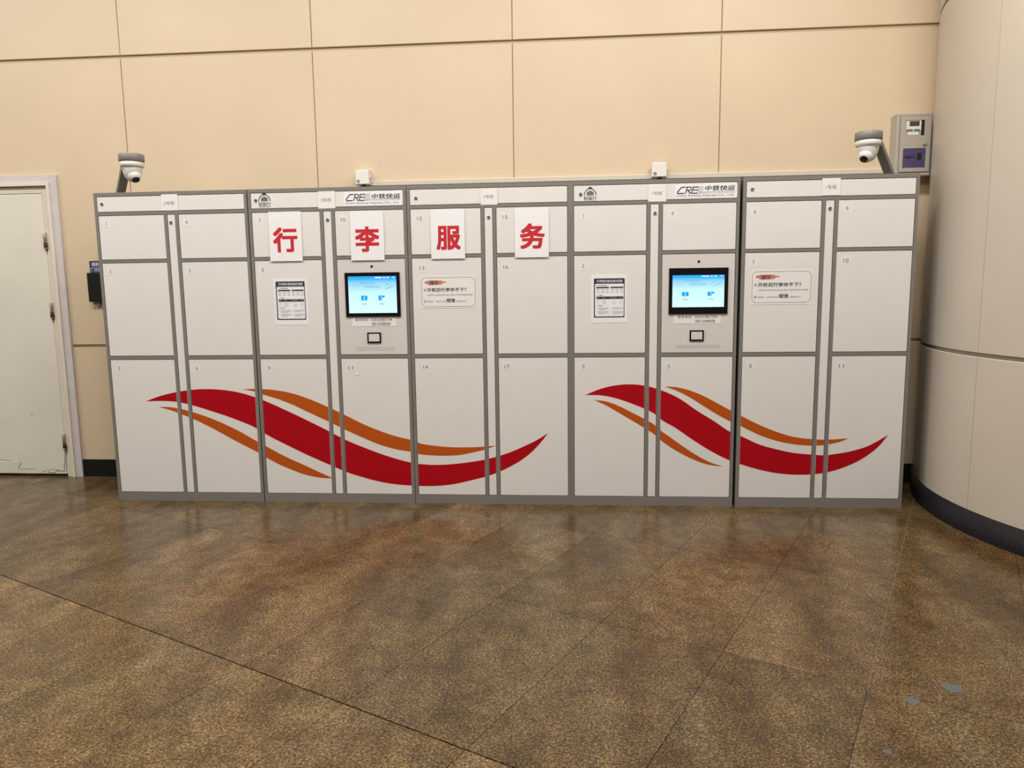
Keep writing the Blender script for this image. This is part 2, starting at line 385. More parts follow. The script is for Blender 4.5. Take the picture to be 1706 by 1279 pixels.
# ---- white service door at the left
door = bpy.data.objects.new('door_1', None); COL.objects.link(door); door.location = (-1.32, YW, 0); WPOS[door.name] = np.array((-1.32, YW, 0.0))
struct(door, 'old white painted steel door with casing and rusty hinges')
def frame3(x0, x1, z1, w, y0, y1):          # an upside-down U: outer edge x0..x1, top z1, member width w
    return MB().prism([(x0, 0), (x0+w, 0), (x0+w, z1-w), (x1-w, z1-w), (x1-w, 0), (x1, 0), (x1, z1), (x0, z1)], y0, y1)
OX0, OX1, OZ = -1.985, -0.655, 2.212
obj('casing', frame3(OX0, OX1, OZ, 0.052, YW-0.022, YW+0.013), 'casing', door)
obj('bead', frame3(OX0+0.052, OX1-0.052, OZ-0.052, 0.022, YW-0.034, YW+0.013), 'bead', door)
obj('jamb', frame3(OX0+0.074, OX1-0.074, OZ-0.074, 0.050, YW-0.012, YW+0.013), 'jamb', door)
LX0, LX1, LZ = OX0+0.126, OX1-0.127, OZ-0.128
obj('leaf', MB().panel(LX0, LX1, YW-0.012, YW+0.013, 0.018, LZ, 0.003), 'door_paint', door)
obj('threshold_gap', MB().box(LX0, LX1, YW-0.002, YW+0.013, 0.0, 0.016), 'dark', door)
for (px, py, zs) in ((77, 401, 1), (87, 517, 1), (107, 735, 1)):
    c = at(px, py, YW-0.015); hx = LX1+0.002
    h = obj('hinge', MB().lathe([(0.007, -0.062), (0.011, -0.058), (0.011, -0.02), (0.009, -0.019), (0.009, -0.016), (0.011, -0.015), (0.011, 0.058), (0.007, 0.062)], (hx, YW-0.020, c[2]), (0, 0, 1), 14), 'hinge', door)
    obj('rust_collar', MB().lathe([(0.0118, -0.048), (0.0125, -0.03), (0.0118, -0.012)], (hx, YW-0.020, c[2]), (0, 0, 1), 14), 'rust', h)
    mb = MB(); mb.prism([(hx-0.011, c[2]-0.035), (hx-0.012, c[2]-0.062), (hx-0.004, c[2]-0.074), (hx-0.001, c[2]-0.105), (hx+0.003, c[2]-0.072), (hx+0.011, c[2]-0.065), (hx+0.014, c[2]-0.035)], YW-0.0128, YW-0.0122)
    obj('rust_stain', mb, 'rust', h)
def scratch(pts, w=0.004):
    obj('scratch', MB().stroke(pts, w, YW-0.0125), 'crack', door)
def PX(*a): return [tuple(at(x, y, YW-0.0125)[[0, 2]]) for x, y in a]
obj('kick_plate', MB().panel(LX0+0.01, at(31, 780, YW-.013)[0], YW-0.0142, YW-0.0121, 0.022, at(10, 768, YW-.013)[2], 0.001), 'door_paint', door)
scratch(PX((29.5, 787), (31.5, 778), (35.5, 770)), 0.005)
scratch(PX((0, 765.5), (14, 767), (30, 769)), 0.003); scratch(PX((34, 781), (45, 781.2), (57, 780.8)), 0.003)
scratch(PX((70, 786), (80, 783), (92, 781), (100, 785)), 0.003); scratch(PX((80, 786), (90, 787.5), (97, 783), (110, 786)), 0.005)
scratch(PX((107, 783), (108.3, 765), (109, 750)), 0.005); scratch(PX((111, 785), (110.5, 770), (112, 745)), 0.004)
scratch(PX((52, 689), (54, 691)), 0.006)

# ================================================================ LOCKERS
CW = 1.0005
X0S = [0.0, 1.0072, 2.0115, 3.0126, 4.0305]
C = dict(HL=.0200, HR=.9815, A=.0208, B=.4536, S=.4781, T=.5261, C=.5507, D=.9812)
Z = dict(H0=1.975, H1=1.8819, t1=1.8571, b1=1.5832, t2=1.5602, b2=.9657, t3=.940, b3=.0586)
TOP = 2.000; G = 0.0026; YF = 0.0
KINDS = [  # per cabinet: six panels (left column 1..3, right column 1..3): number or 'screen'
    ['1', '2', '3', '4', '5', '6'], ['7', '8', '9', '10', 'screen', '11'], ['12', '13', '14', '15', '16', '17'],
    ['1', '2', '3', '4', 'screen', '5'], ['6', '7', '8', '9', '10', '11']]
LABELS = ['white and grey locker cabinet beside the white door, at the left end of the row',
          'white and grey locker cabinet with touch screen under the red 李 sheet',
          'white and grey locker cabinet in the middle, under the red 服 and 务 sheets',
          'white and grey locker cabinet with touch screen, fourth from the white door',
          'white and grey locker cabinet beside the round column, at the right end of the row']
NUMPX = {(0,'1'):(176.8,372.4),(0,'4'):(310.5,370.3),(0,'2'):(183.5,451.6),(0,'5'):(316,450.8),(0,'3'):(198.3,613.5),(0,'6'):(327.9,613.5),
 (1,'7'):(432.5,367),(1,'10'):(571.6,366),(1,'8'):(437.8,449.5),(1,'9'):(448.4,613),(1,'11'):(584,612.6),
 (2,'12'):(699,364),(2,'15'):(841.4,361.5),(2,'13'):(703,446.5),(2,'16'):(842.8,444.7),(2,'14'):(709,611.4),(2,'17'):(844.7,610.5),
 (3,'1'):(972.6,359.2),(3,'4'):(1120.4,355.3),(3,'2'):(971.7,443),(3,'3'):(971.9,610.5),(3,'5'):(1114.6,610.5),
 (4,'6'):(1257.9,352.3),(4,'9'):(1411.7,347.2),(4,'7'):(1255.6,437),(4,'10'):(1409.5,434),(4,'8'):(1250.4,609.6),(4,'11'):(1402,609.6)}
HLOCK = [(169.3,340.1),(425.8,334),(692.7,330.2),(967.3,323.7),(1253.6,315.3)]
SLOCK = [(284.6,370.8),(545.7,366.4),(814,362),(1091.3,355.3),(1383,347.2)]

# ---- the printed waves, as pairs of upper and lower edges (photo points turned into points on the locker front)
def A_(*p): return [(180+x/3.279, 580+y/3.279) for x, y in p]
def B_(*p): return [(680+x/3.279, 580+y/3.279) for x, y in p]
def C_(*p): return [(1100+x/3.279, 580+y/3.279) for x, y in p]
WAVES = [
 ('red', A_((205,290),(280,262),(370,240),(430,230),(520,223),(620,227),(720,243),(805,268),(850,285),(1000,352),(1200,450),(1290,497),(1400,543),(1500,580),(1660,625)) + B_((65,632),(150,637),(250,632),(350,620),(420,608),(490,590),(560,567),(640,532),(700,503),(765,463)),
         A_((205,290),(300,288),(375,293),(455,310),(560,342),(700,390),(815,440),(860,468),(1000,540),(1100,588),(1210,636),(1300,675),(1400,707),(1500,732),(1580,744),(1660,750)) + B_((65,752),(150,752),(250,742),(350,720),(420,702),(490,678),(560,645),(620,610),(680,562),(730,508),(765,463))),
 ('orange', A_((735,224),(800,222),(845,223),(920,230),(1000,245),(1100,278),(1210,325),(1290,363),(1400,417),(1500,457),(1580,483),(1658,502)) + B_((58,517),(150,533),(230,540),(330,541),(420,537),(478,532)),
            A_((735,224),(805,238),(848,253),(920,275),(1000,305),(1100,352),(1210,403),(1290,442),(1400,492),(1500,532),(1580,553),(1658,567)) + B_((60,578),(130,585),(200,587),(280,583),(350,570),(420,553),(478,532))),
 ('orange', A_((275,320),(340,322),(400,332),(460,348),(560,382),(700,445),(820,512),(862,535),(980,597),(1080,642),(1150,675),(1228,709)),
            A_((275,320),(340,338),(400,360),(460,384),(560,432),(700,508),(825,573),(865,597),(940,637),(1000,662),(1060,685),(1120,700),(1180,709),(1228,710))),
 ('red', B_((968,255),(1050,222),(1130,203),(1200,197),(1285,203),(1370,225)) + C_((40,243),(100,272),(200,340),(300,402),(380,455),(435,477),(540,525),(640,553),(740,573),(820,580),(900,584),(960,577),(1060,558),(1140,532),(1200,500),(1247,472)),
         B_((968,255),(1060,258),(1130,272),(1210,298),(1285,328),(1355,365)) + C_((0,385),(80,433),(160,488),(240,540),(310,580),(380,613),(435,632),(540,663),(620,680),(700,689),(780,691),(850,687),(910,678),(1000,652),(1080,617),(1150,573),(1200,530),(1247,472))),
 ('orange', C_((22,208),(90,213),(160,230),(240,262),(320,305),(380,337),(440,368),(540,418),(640,458),(720,482),(800,494),(880,499),(960,497),(1030,492)),
            C_((22,208),(80,228),(160,268),(240,318),(320,367),(380,398),(440,425),(540,473),(640,507),(720,523),(800,531),(880,530),(940,521),(1000,505),(1030,492))),
 ('orange', B_((1015,282),(1080,290),(1150,315),(1220,350),(1285,383),(1350,422)) + C_((0,447),(60,490),(130,540),(200,585),(270,622),(340,645)),
            B_((1015,282),(1080,312),(1150,352),(1220,393),(1285,432),(1350,475)) + C_((0,500),(60,543),(120,578),(180,607),(240,630),(300,642),(340,645))),
]
def smooth_fn(pts):
    P = np.array([at(x, y, 0.0)[[0, 2]] for x, y in pts]); X, Zv = P[:, 0], P[:, 1]
    # monotone cubic (pchip-like) slopes
    h = np.diff(X); d = np.diff(Zv)/h; mm = np.zeros(len(X)); mm[1:-1] = (d[:-1]*h[1:]+d[1:]*h[:-1])/(h[1:]+h[:-1]); mm[0] = d[0]; mm[-1] = d[-1]
    def f(x):
        i = min(max(int(np.searchsorted(X, x))-1, 0), len(h)-1); t = (x-X[i])/h[i]
        return (2*t**3-3*t*t+1)*Zv[i]+(t**3-2*t*t+t)*h[i]*mm[i]+(-2*t**3+3*t*t)*Zv[i+1]+(t**3-t*t)*h[i]*mm[i+1]
    return f, X[0], X[-1]
WV = []
for c, u, l in WAVES:
    fu, a, b = smooth_fn(u); fl, a2, b2 = smooth_fn(l); WV.append((c, fu, fl, a, b))
def waves_on(x0, x1, y, parent):
    for c, fu, fl, a, b in WV:
        p, q = max(a, x0), min(b, x1)
        if q-p < 0.004: continue
        n = max(3, int((q-p)/0.012)); xs = [p+(q-p)*k/n for k in range(n+1)]
        up = [(x, fu(x)) for x in xs]; lo = [(x, min(fl(x), fu(x)-1e-5)) for x in xs]
        obj('wave_print', MB().strip(up, lo, y), c, parent)
def lock(px, parent):
    c = at(*px, 0.0)
    mb = MB().lathe([(0.0095, 0.0), (0.0095, 0.003), (0.0075, 0.0042), (0.007, 0.003), (0.0, 0.003)], (c[0], YF+0.001, c[2]), (0, -1, 0), 20, caps=False)
    mb.box(c[0]-0.0015, c[0]+0.0015, YF-0.0034, YF, c[2]-0.005, c[2]+0.005)
    obj('lock', mb, 'chrome', parent)

def crate_logo(px, parent):        # suitcase under an arch with three characters and a rule
    x0, x1, z0, z1 = px; w = x1-x0; y = YF-0.0003+0.002; cx = (x0+x1)/2; mb = MB()
    h = z1-z0; R = w*0.5; base = z0+h*0.42; top = z1-h*0.08; ry = top-base
    o = [(cx+R*math.cos(a), base+ry*math.sin(a)) for a in np.linspace(0, math.pi, 25)]
    i = [(cx+R*0.86*math.cos(a), base+(ry-R*0.14)*math.sin(a)) for a in np.linspace(0, math.pi, 25)]
    mb.add([(x, y, z) for x, z in o]+[(x, y, z) for x, z in i], [(k, k+1, 25+k+1, 25+k) for k in range(24)])
    mb.v += []; 
    def q(a, b, c_, d): mb.add([(a, y-.0001, c_), (b, y-.0001, c_), (b, y-.0001, d), (a, y-.0001, d)], [(0,1,2,3)])
    q(cx-R*0.30, cx+R*0.30, top-R*0.05, z1)
    bw = R*0.17
    for k in range(5):
        hh = ry*(0.50, 0.62, 0.70, 0.62, 0.50)[k]; xx = cx+(k-2)*bw*1.28
        q(xx-bw/2, xx+bw/2, base, base+hh)
    q(x0+w*.02, x1-w*.02, z0, z0+h*0.035)
    obj('suitcase_emblem', mb, 'navy', parent)
    text('emblem_text', '轻装行', (x0, x1, z0+h*0.075, z0+h*0.365), y-.0001, 'navy', parent, 0.012)

def cre_logo(r_all, r_cre, r_cn, r_en, parent):
    y = YF+0.002-0.0008
    obj('logo_backing', sheet(*r_all, y=YF+0.002-0.0006, t=0.0005), 'paper', parent)
    y = YF+0.002-0.0009
    x0, x1, z0, z1 = r_cre; w, h = x1-x0, z1-z0; mb = MB()
    def P(*p): return [(x0+a*w, z0+b*h) for a, b in p]
    # train-nosed C, then R and E leaning forward
    mb.stroke(P((0.40, 0.93), (0.25, 0.93), (0.21, 0.88), (0.03, 0.22), (0.035, 0.10), (0.07, 0.07), (0.345, 0.07)), h*0.16, y)
    mb.stroke(P((0.395, 0.0), (0.495, 1.0)), w*0.048, y)
    mb.stroke(P((0.43, 0.93), (0.64, 0.93), (0.67, 0.86), (0.645, 0.58), (0.60, 0.50), (0.43, 0.50)), h*0.14, y-.0001)
    mb.stroke(P((0.53, 0.48), (0.62, 0.0)), w*0.052, y-.0002)
    mb.stroke(P((0.665, 0.0), (0.765, 1.0)), w*0.048, y-.0003)
    for b in (0.93, 0.52, 0.07): mb.stroke(P((0.70+b*.07, b), (0.93+b*.07, b)), h*0.14, y-.0004)
    obj('logo_letters', mb, 'ink', parent)
    mb = MB()
    for k in range(7):
        b = 0.02+k*0.155; mb.stroke(P((0.90+b*.08, b), (1.12+b*.10+(k % 2)*0.05, b)), h*0.07, y)
    gx1 = r_cn[1]
    for k in range(3): mb.stroke([(x1+0.01*k, z0+h*(0.05+0.11*k)), (gx1, z0+h*(0.05+0.11*k))], h*0.035, y-.0001)
    obj('logo_streaks', mb, 'lightink', parent)
    text('logo_characters', '中铁快运', r_cn, y-.0002, 'ink', parent, 0.018, 0.15)
    text('logo_english', 'China Railway Express Co., Ltd.', r_en, y-.0002, 'greyink', parent, 0.004)

def kiosk(i, root, panel, q):
    # q: outer bezel rect, display rect, lens px, reader rect, speaker rect
    bx = rect(*q['bezel']); y = YF+0.002
    tsc = obj('touch_screen', MB().panel(*bx[:2], y-0.008, y, *bx[2:], 0.0015), 'bezel', root)
    dx = rect(*q['disp']); yd = y-0.0084
    obj('display', flat(*dx, yd), 'display', tsc)
    dw, dh = dx[1]-dx[0], dx[3]-dx[2]
    def u(a, b): return (dx[0]+a*dw, dx[3]-b*dh)
    def ub(a0, b0, a1, b1): p, r_ = u(a0, b0), u(a1, b1); return (p[0], r_[0], r_[1], p[1])
    y2 = yd-0.0004
    for k, a in enumerate((q['ia'], q['ib'])):
        obj('icon', MB().prism(rrect(*ub(a-.065, .525, a+.065, .655), 0.003), y2, y2+0.0003), 'icon', tsc)
        mb = MB(); mb.prism(rrect(*ub(a-.005, .545, a+.005, .645), 0.0003, 2), y2-0.0003, y2-0.0001)
        if k: mb.prism(rrect(*ub(a+.02, .585, a+.07, .66), 0.001, 2), y2-0.0003, y2-0.0001)
        obj('icon_mark', mb, 'uiwhite', tsc)
        text('icon_caption', ('存包', '取包')[k], ub(a-.045, .735, a+.045, .775), y2, 'uigrey', tsc, 0.02)
    mb = MB(); rs = random.Random(7)
    for (a0, a1, b, hh, n) in ((0.24, 0.56, 0.185, 0.045, 9), (0.33, 0.66, 0.285, 0.045, 9)):
        for k in range(n):
            s_ = (a1-a0)/n; a = a0+k*s_
            mb.stroke([u(a, b-hh*.5), u(a+s_*.7, b-hh*.5)], dh*.011, y2); mb.stroke([u(a+s_*.1, b+hh*.5), u(a+s_*.75, b+hh*.5)], dh*.011, y2)
            mb.stroke([u(a+s_*rs.uniform(.15, .55), b-hh*.6), u(a+s_*rs.uniform(.15, .55), b+hh*.6)], dw*.006, y2-.0001)
    mb.stroke([u(.10, .17), u(.10, .26)], dw*.005, y2); mb.stroke([u(.10, .26), u(.19, .26)], dh*.006, y2); mb.stroke([u(.19, .17), u(.19, .26)], dw*.005, y2)
    mb.stroke([u(.77, .25), u(.83, .215)], dh*.012, y2); mb.stroke([u(.78, .35), u(.93, .26)], dh*.014, y2)
    stuff(obj('screen_heading', mb, 'uigrey', tsc))
    mb = MB()
    for a0, a1 in ((.56, .70), (.73, .77), (.80, .85), (.93, .96)): mb.stroke([u(a0, .04), u(a1, .04)], dh*.028, y2)
    stuff(obj('status_bar', mb, 'uiwhite', tsc))
    c = at(*q['lens'], 0.0)
    obj('front_camera', MB().lathe([(0.0075, 0), (0.0075, 0.002), (0.005, 0.003), (0, 0.003)], (c[0], y, c[2]), (0, -1, 0), 18, caps=False), 'lens', panel)
    rr_ = rect(*q['reader'])
    rd = obj('card_reader', MB().panel(*rr_[:2], y-0.006, y, *rr_[2:], 0.0015), 'bezel', root)
    t_ = 0.0095; obj('reader_window', MB().panel(rr_[0]+t_, rr_[1]-t_, y-0.0072, y-0.0055, rr_[2]+t_, rr_[3]-t_, 0.0008), 'kiosk', rd)
    s = rect(*q['speaker']); mb = MB(); nx = 22
    for k in range(nx):
        for j in range(4):
            cx = s[0]+(s[1]-s[0])*(k+0.5*(j % 2)+.25)/nx; cz = s[2]+(s[3]-s[2])*(j+.5)/4; r_ = 0.0021
            mb.add([(cx+r_*math.cos(a), y-0.0003, cz+r_*math.sin(a)) for a in [2*math.pi*w/6 for w in range(6)]], [(0,1,2,3,4,5)])
    stuff(obj('speaker_holes', mb, 'greyink', panel))

KQ = {1: dict(bezel=(575.6,453.7,666.8,527.3), disp=(581.2,460,661.3,521.2), lens=(619,443.5), reader=(612.2,553.6,635,571.2), speaker=(592.4,577,658,584.5), ia=.325, ib=.685),
      3: dict(bezel=(1114.2,446.1,1212.7,522.7), disp=(1120,458,1206.3,511.3), lens=(1164.3,435.4), reader=(1148.8,550,1172.5,567.9), speaker=(1126,574.5,1199,580.5), ia=.25, ib=.745)}
CABS = []
for i in range(5):
    X = X0S[i]; root = thing('locker_cabinet', LABELS[i], 'locker', (X+CW/2, 0.25, 0), 'luggage lockers in one row')
    CABS.append(root)
    obj('carcass', MB().box(X+0.001, X+CW-0.001, 0.024, 0.50, 0.004, TOP-0.0005), 'carcass', root)
    # face frame: rails and stiles around the openings
    fr = MB(); c = {k: X+v for k, v in C.items()}
    def rail(z0, z1, xa=None, xb=None): fr.box(X if xa is None else xa, X+CW if xb is None else xb, YF, 0.024, z0, z1)
    rail(Z['H0']+G, TOP); rail(Z['t1']+G, Z['H1']-G); rail(0.0, Z['b3']-G)
    for xa, xb in ((X, c['A']-G), (c['D']+G, X+CW)): fr.box(xa, xb, YF, 0.024, Z['b3']-G, Z['t1']+G); fr.box(xa, xb, YF, 0.024, Z['H1']-G, Z['H0']+G)
    for xa, xb in ((c['B']+G, c['S']-G), (c['T']+G, c['C']-G)): fr.box(xa, xb, YF, 0.024, Z['b3']-G, Z['t1']+G)
    for xa, xb in ((c['A']-G, c['B']+G), (c['C']-G, c['D']+G)):
        for za, zb in ((Z['b3'], 0), (Z['t2']+G, Z['b1']-G), (Z['t3']+G, Z['b2']-G)):
            if zb > za: fr.box(xa, xb, YF, 0.024, za, zb)
    obj('face_frame', fr, 'frame', root)
    yd = YF+0.002
    hp = obj('header_panel', MB().panel(c['HL'], c['HR'], yd, 0.022, Z['H1'], Z['H0'], 0.0015), 'door', root)
    lock(HLOCK[i], hp)
    st = obj('centre_strip', MB().panel(c['S'], c['T'], yd, 0.022, Z['b3'], Z['t1'], 0.0015), 'door', root)
    lock(SLOCK[i], st); waves_on(c['S']+.0016, c['T']-.0016, yd-.0004, st)
    for k, num in enumerate(KINDS[i]):
        xa, xb = (c['A'], c['B']) if k < 3 else (c['C'], c['D']); zt, zb = [(Z['t1'], Z['b1']), (Z['t2'], Z['b2']), (Z['t3'], Z['b3'])][k % 3]
        mb = MB().panel(xa, xb, yd, 0.022, zb, zt, 0.0015)
        if num == 'screen':
            kiosk(i, root, obj('screen_panel', mb, 'kiosk', root), KQ[i]); continue
        d = obj('door', mb, 'door', root); p = at(*NUMPX[(i, num)], 0.0); hh = 0.0115
        obj('number_sticker', sheet(p[0]-0.026, p[0]+0.026, p[2]-0.026, p[2]+0.026, y=yd-0.0005, t=0.0004), 'numbersticker', d)
        ww = 0.0065 if len(num) == 1 else 0.0148
        if num == '1': ww = 0.0016
        NUMT = text('number', num, (p[0]-ww, p[0]+ww, p[2]-hh, p[2]+hh), yd-0.0008, 'greyink', d)
        if k % 3 == 2: waves_on(xa+.0016, xb-.0016, yd-.0004, d)
    if i in (1, 3):
        if i == 1:
            crate_logo(rect(430, 321.7, 450.6, 345), hp)
            cre_logo(rect(572.5, 318.6, 669.5, 342), rect(575.4, 323, 609, 334.8), rect(618.9, 322.2, 666.9, 330.6), rect(575.4, 336, 665, 340), hp)
        else:
            crate_logo(rect(972.8, 311.6, 993.8, 335.6), hp)
            cre_logo(rect(1124.5, 306, 1228.5, 329.5), rect(1127.4, 310.8, 1164, 322.8), rect(1174.6, 308.4, 1225, 317.2), rect(1126.5, 323.2, 1223, 327.8), hp)
# tape remains on door 11 of the second cabinet
d11 = [o for o in CABS[1].children if o.name.startswith('door')][-1]
for (px, py, s) in ((595, 623, .010), (594, 602, .005)):
    c = at(px, py, 0.0); obj('tape_remnant', MB().prism([(c[0]-s*1.1, c[2]-s*.4), (c[0]+s*.2, c[2]-s), (c[0]+s*1.1, c[2]+s*.1), (c[0]+s*.7, c[2]+s), (c[0]-s*.2, c[2]+s*.5)], 0.0002, 0.0018), 'paper', d11)

# ================================================================ SHEETS, SIGNS AND NOTICES STUCK ON THE LOCKERS
YS = -0.0012
for ch, pr, cr in (('行', (448.7,352.5,503,435), (455.4,378.7,495.9,420.4)), ('李', (583.9,351,639.7,433.6), (591.8,377,632.3,419.6)),
                   ('服', (717.8,347.8,774.3,431), (727.2,376,767.5,416.2)), ('务', (857.4,345.8,914.2,428.7), (866.3,372,907.9,414.6))):
    r = rect(*pr); mb = MB(); n = 10
    # sheet taped along its top edge, its lower edge standing slightly off the lockers
    vs = []
    for k in range(n+1):
        z = r[3]+(r[2]-r[3])*k/n; y = YS-0.0035*(k/n)
        for x in (r[0], r[1]):
            vs += [(x, y-0.0004, z), (x, y+0.0004, z)]
    fs = []
    for k in range(n):
        a = 4*k; fs += [(a, a+4, a+6, a+2), (a+1, a+3, a+7, a+5), (a, a+1, a+5, a+4), (a+2, a+6, a+7, a+3)]
    fs += [(0, 2, 3, 1), (4*n, 4*n+1, 4*n+3, 4*n+2)]
    mb.add(vs, fs)
    o = obj('paper_sheet', mb, 'paper'); tag(o, {'行': 'white sheet with red character 行, leftmost of the four taped sheets', '李': 'white sheet with red character 李, above the left touch screen', '服': 'white sheet with red character 服, above the hint notice on door 13', '务': 'white sheet with red character 务, rightmost of the four taped sheets'}[ch], 'paper sheet', 'red character sheets')
    t = text('red_character', ch, rect(*cr), 0, 'redink', o, 0.03)
    zc = WPOS[t.name][2]
    for v in t.data.vertices:       # the ink lies on the tilted sheet
        zz = v.co.z+zc; q = min(1, max(0, (r[3]-zz)/(r[3]-r[2]))); v.co.y += YS-0.0035*q-0.0008
SIG = [('2号柜', (269,323.6,296.3,350.6), (273,335.3,290.9,341.6), 'at the left end'), ('2号柜', (530,318.5,558.3,347.2), (534.5,330.2,551.8,336.2), 'left of the second cabinet logo'),
       ('2号柜', (800.5,313,828.8,341), (804.9,324.3,822.6,330.6), 'on the middle cabinet'), ('1号柜', (1080,306.3,1110,335.7), (1085.8,319,1103.3,325.1), ''), ('1号柜', (1369.7,296.6,1400,325.3), (1375.6,308,1393.9,315.2), '')]
SLAB = ['small white sign 2号柜 on the lockers at the left end of the row', 'small white sign 2号柜 between the suitcase emblem and railway logo',
        'small white sign 2号柜 above the red 服 and 务 sheets', 'small white sign 1号柜 beside a railway express logo', 'small white sign 1号柜 on the right end cabinet by the column']
for (s, pr, tr_, _), lb in zip(SIG, SLAB):
    o = obj('cabinet_sign', sheet(*rect(*pr), y=YS), 'sticker'); tag(o, lb, 'sign', 'cabinet number signs')
    text('sign_text', s, rect(*tr_), YS-.0003, 'greyink', o, 0.0)

def guide(pr, fr_, label):        # usage instructions in a dark frame
    y = YF+0.002-0.0010; o = obj('instruction_sheet', sheet(*rect(*pr), y=y), 'paper'); tag(o, label, 'notice', 'luggage storage instructions')
    x0, x1, z0, z1 = rect(*fr_); w, h = x1-x0, z1-z0; y -= .0003
    outer = rrect(x0, x1, z0, z1, w*.03); inner = rrect(x0+w*.035, x1-w*.025, z0+h*.03, z1-h*.135, w*.04)
    obj('border', ring(outer, inner, y), 'navy', o)
    def P(a, b): return (x0+a*w, z1-b*h)
    def bx(a0, b0, a1, b1): return (x0+a0*w, x0+a1*w, z1-b1*h, z1-b0*h)
    text('title', '行李暂存服务操作指南', bx(.09, .035, .93, .105), y-.0003, 'whiteink', o, 0.01)
    mb = MB()
    for a0, b0, a1, b1 in ((.075, .215, .49, .25), (.545, .215, .955, .25), (.08, .462, .955, .525)): mb.add(flat(*bx(a0, b0, a1, b1), y-.0002).v, [(0,1,2,3)])
    obj('table_heading', mb, 'navy', o)
    mb = MB(); rs = random.Random(3)
    def line(a0, a1, b, th=.010):
        a = a0
        while a < a1:
            l = rs.uniform(.012, .03); mb.stroke([P(a, b+rs.uniform(-.003, .003)), P(min(a+l, a1), b+rs.uniform(-.003, .003))], h*th, y-.0002); a += l+.007
    line(.09, .12, .18, .018); line(.15, .42, .18, .02); line(.09, .11, .43, .018); line(.15, .28, .43, .02); line(.085, .105, .695, .018); line(.145, .27, .695, .02)
    for col_ in range(6):
        a = .09+col_*.155; 
        for row in range(2):
            b = .285+row*.06; line(a, a+.05, b-.008); line(a+.02, a+.10, b+.008)
    stuff(obj('printed_lines', mb, 'greyink', o))
    mb = MB()
    for b in (.56, .59, .62, .645):
        for a0, a1 in ((.10, .18), (.27, .41), (.60, .70), (.85, .92)):
            if rs.random() < .85: line(a0, a1, b, .008)
    for (a0, b0, ns) in ((.085, .745, 4), (.555, .745, 3), (.085, .845, 4), (.555, .845, 4)):
        for k in range(ns): line(a0+.06, a0+.40-(.12 if k == ns-1 else 0), b0+k*.021, .009)
        line(a0, a0+.03, b0+.003, .018)
    stuff(obj('small_print', mb, 'lightink', o))
    mb = MB()
    for a0, a1 in ((.12, .30), (.62, .80)):
        mb.add([], [])
    for (a0, a1) in ((.10, .17), (.27, .36), (.52, .74), (.83, .92)):
        mb.stroke([P(a0, .493), P(a1, .493)], h*.012, y-.0004)
    stuff(obj('table_heading_text', mb, 'lightink', o))
guide((457,463.5,513,541), (460.4,468.6,508.8,532.8), 'instruction sheet in a dark frame left of the touch screen under the 李 sheet')
guide((984.5,457,1044.5,537.6), (989.4,463.5,1040.6,528.7), 'instruction sheet in a dark frame left of the right-hand touch screen')

def tip(pr, br, label):           # hint notice with a rounded outline
    y = YF+0.002-0.0010; o = obj('hint_notice', sheet(*rect(*pr), y=y), 'sticker'); tag(o, label, 'notice', 'hint notices')
    x0, x1, z0, z1 = rect(*br); w, h = x1-x0, z1-z0; y -= .0003; t = .0022
    obj('outline', ring(rrect(x0, x1, z0, z1, .028), rrect(x0+t, x1-t, z0+t, z1-t, .0262), y), 'greyink', o)
    def bx(a0, b0, a1, b1): return (x0+(a0-137)/543*w, x0+(a1-137)/543*w, z1-(b1-193)/299*h, z1-(b0-193)/299*h)
    def P(a, b): return (x0+(a-137)/543*w, z1-(b-193)/299*h)
    up = [P(*p) for p in ((168,243),(178,229),(200,232),(206,224),(260,222),(310,223),(345,226),(352,234),(380,234),(390,247))]
    lo = [P(*p) for p in ((168,245),(178,256),(198,254),(206,268),(260,270),(310,267),(345,262),(352,247),(378,247),(390,249))]
    obj('brush_stroke', MB().strip(up, lo, y-.0001), 'brush', o)
    text('hint_title', '提示', bx(221, 228, 308, 266), y-.0004, 'ink', o, 0.015)
    text('hint_heading', '开柜后行李存不下？', bx(192, 299, 590, 339), y-.0003, 'ink', o, 0.018)
    text('hint_keyword', '短信', bx(388, 408, 475, 448), y-.0003, 'ink', o, 0.022)
    mb = MB(); rs = random.Random(5)
    def chars(a0, a1, b, s=14):
        a = a0
        while a+s*.8 <= a1:
            for dz in (-5, 0, 5):
                if rs.random() < .85: mb.stroke([P(a+rs.uniform(0, 3), b+dz), P(a+s*.72, b+dz)], 2.4*h/299, y-.0002)
            if rs.random() < .8: mb.stroke([P(a+s*.36, b-7), P(a+s*.36, b+7)], 2.2*w/543, y-.0003)
            a += s*1.06
    chars(195, 662, 371); chars(195, 262, 437); chars(280, 385, 437); chars(487, 590, 437)
    stuff(obj('small_print', mb, 'greyink', o))
    mb = MB()
    for b in (320, 436):
        q = bx(158, b-11, 182, b+11); mb.add(flat(*q, y-.0001).v, [(0,1,2,3)])
    obj('bullet', mb, 'lightink', o)
tip((701,459.4,793.5,513.2), (702.4,461.8,791.8,510.8), 'hint notice 提示 in a rounded outline on door 13 below the 服 sheet')
tip((1250.3,449.2,1352.8,507.2), (1252.8,451.8,1351.2,504), 'hint notice 提示 in a rounded outline on door 7 of the right end cabinet')

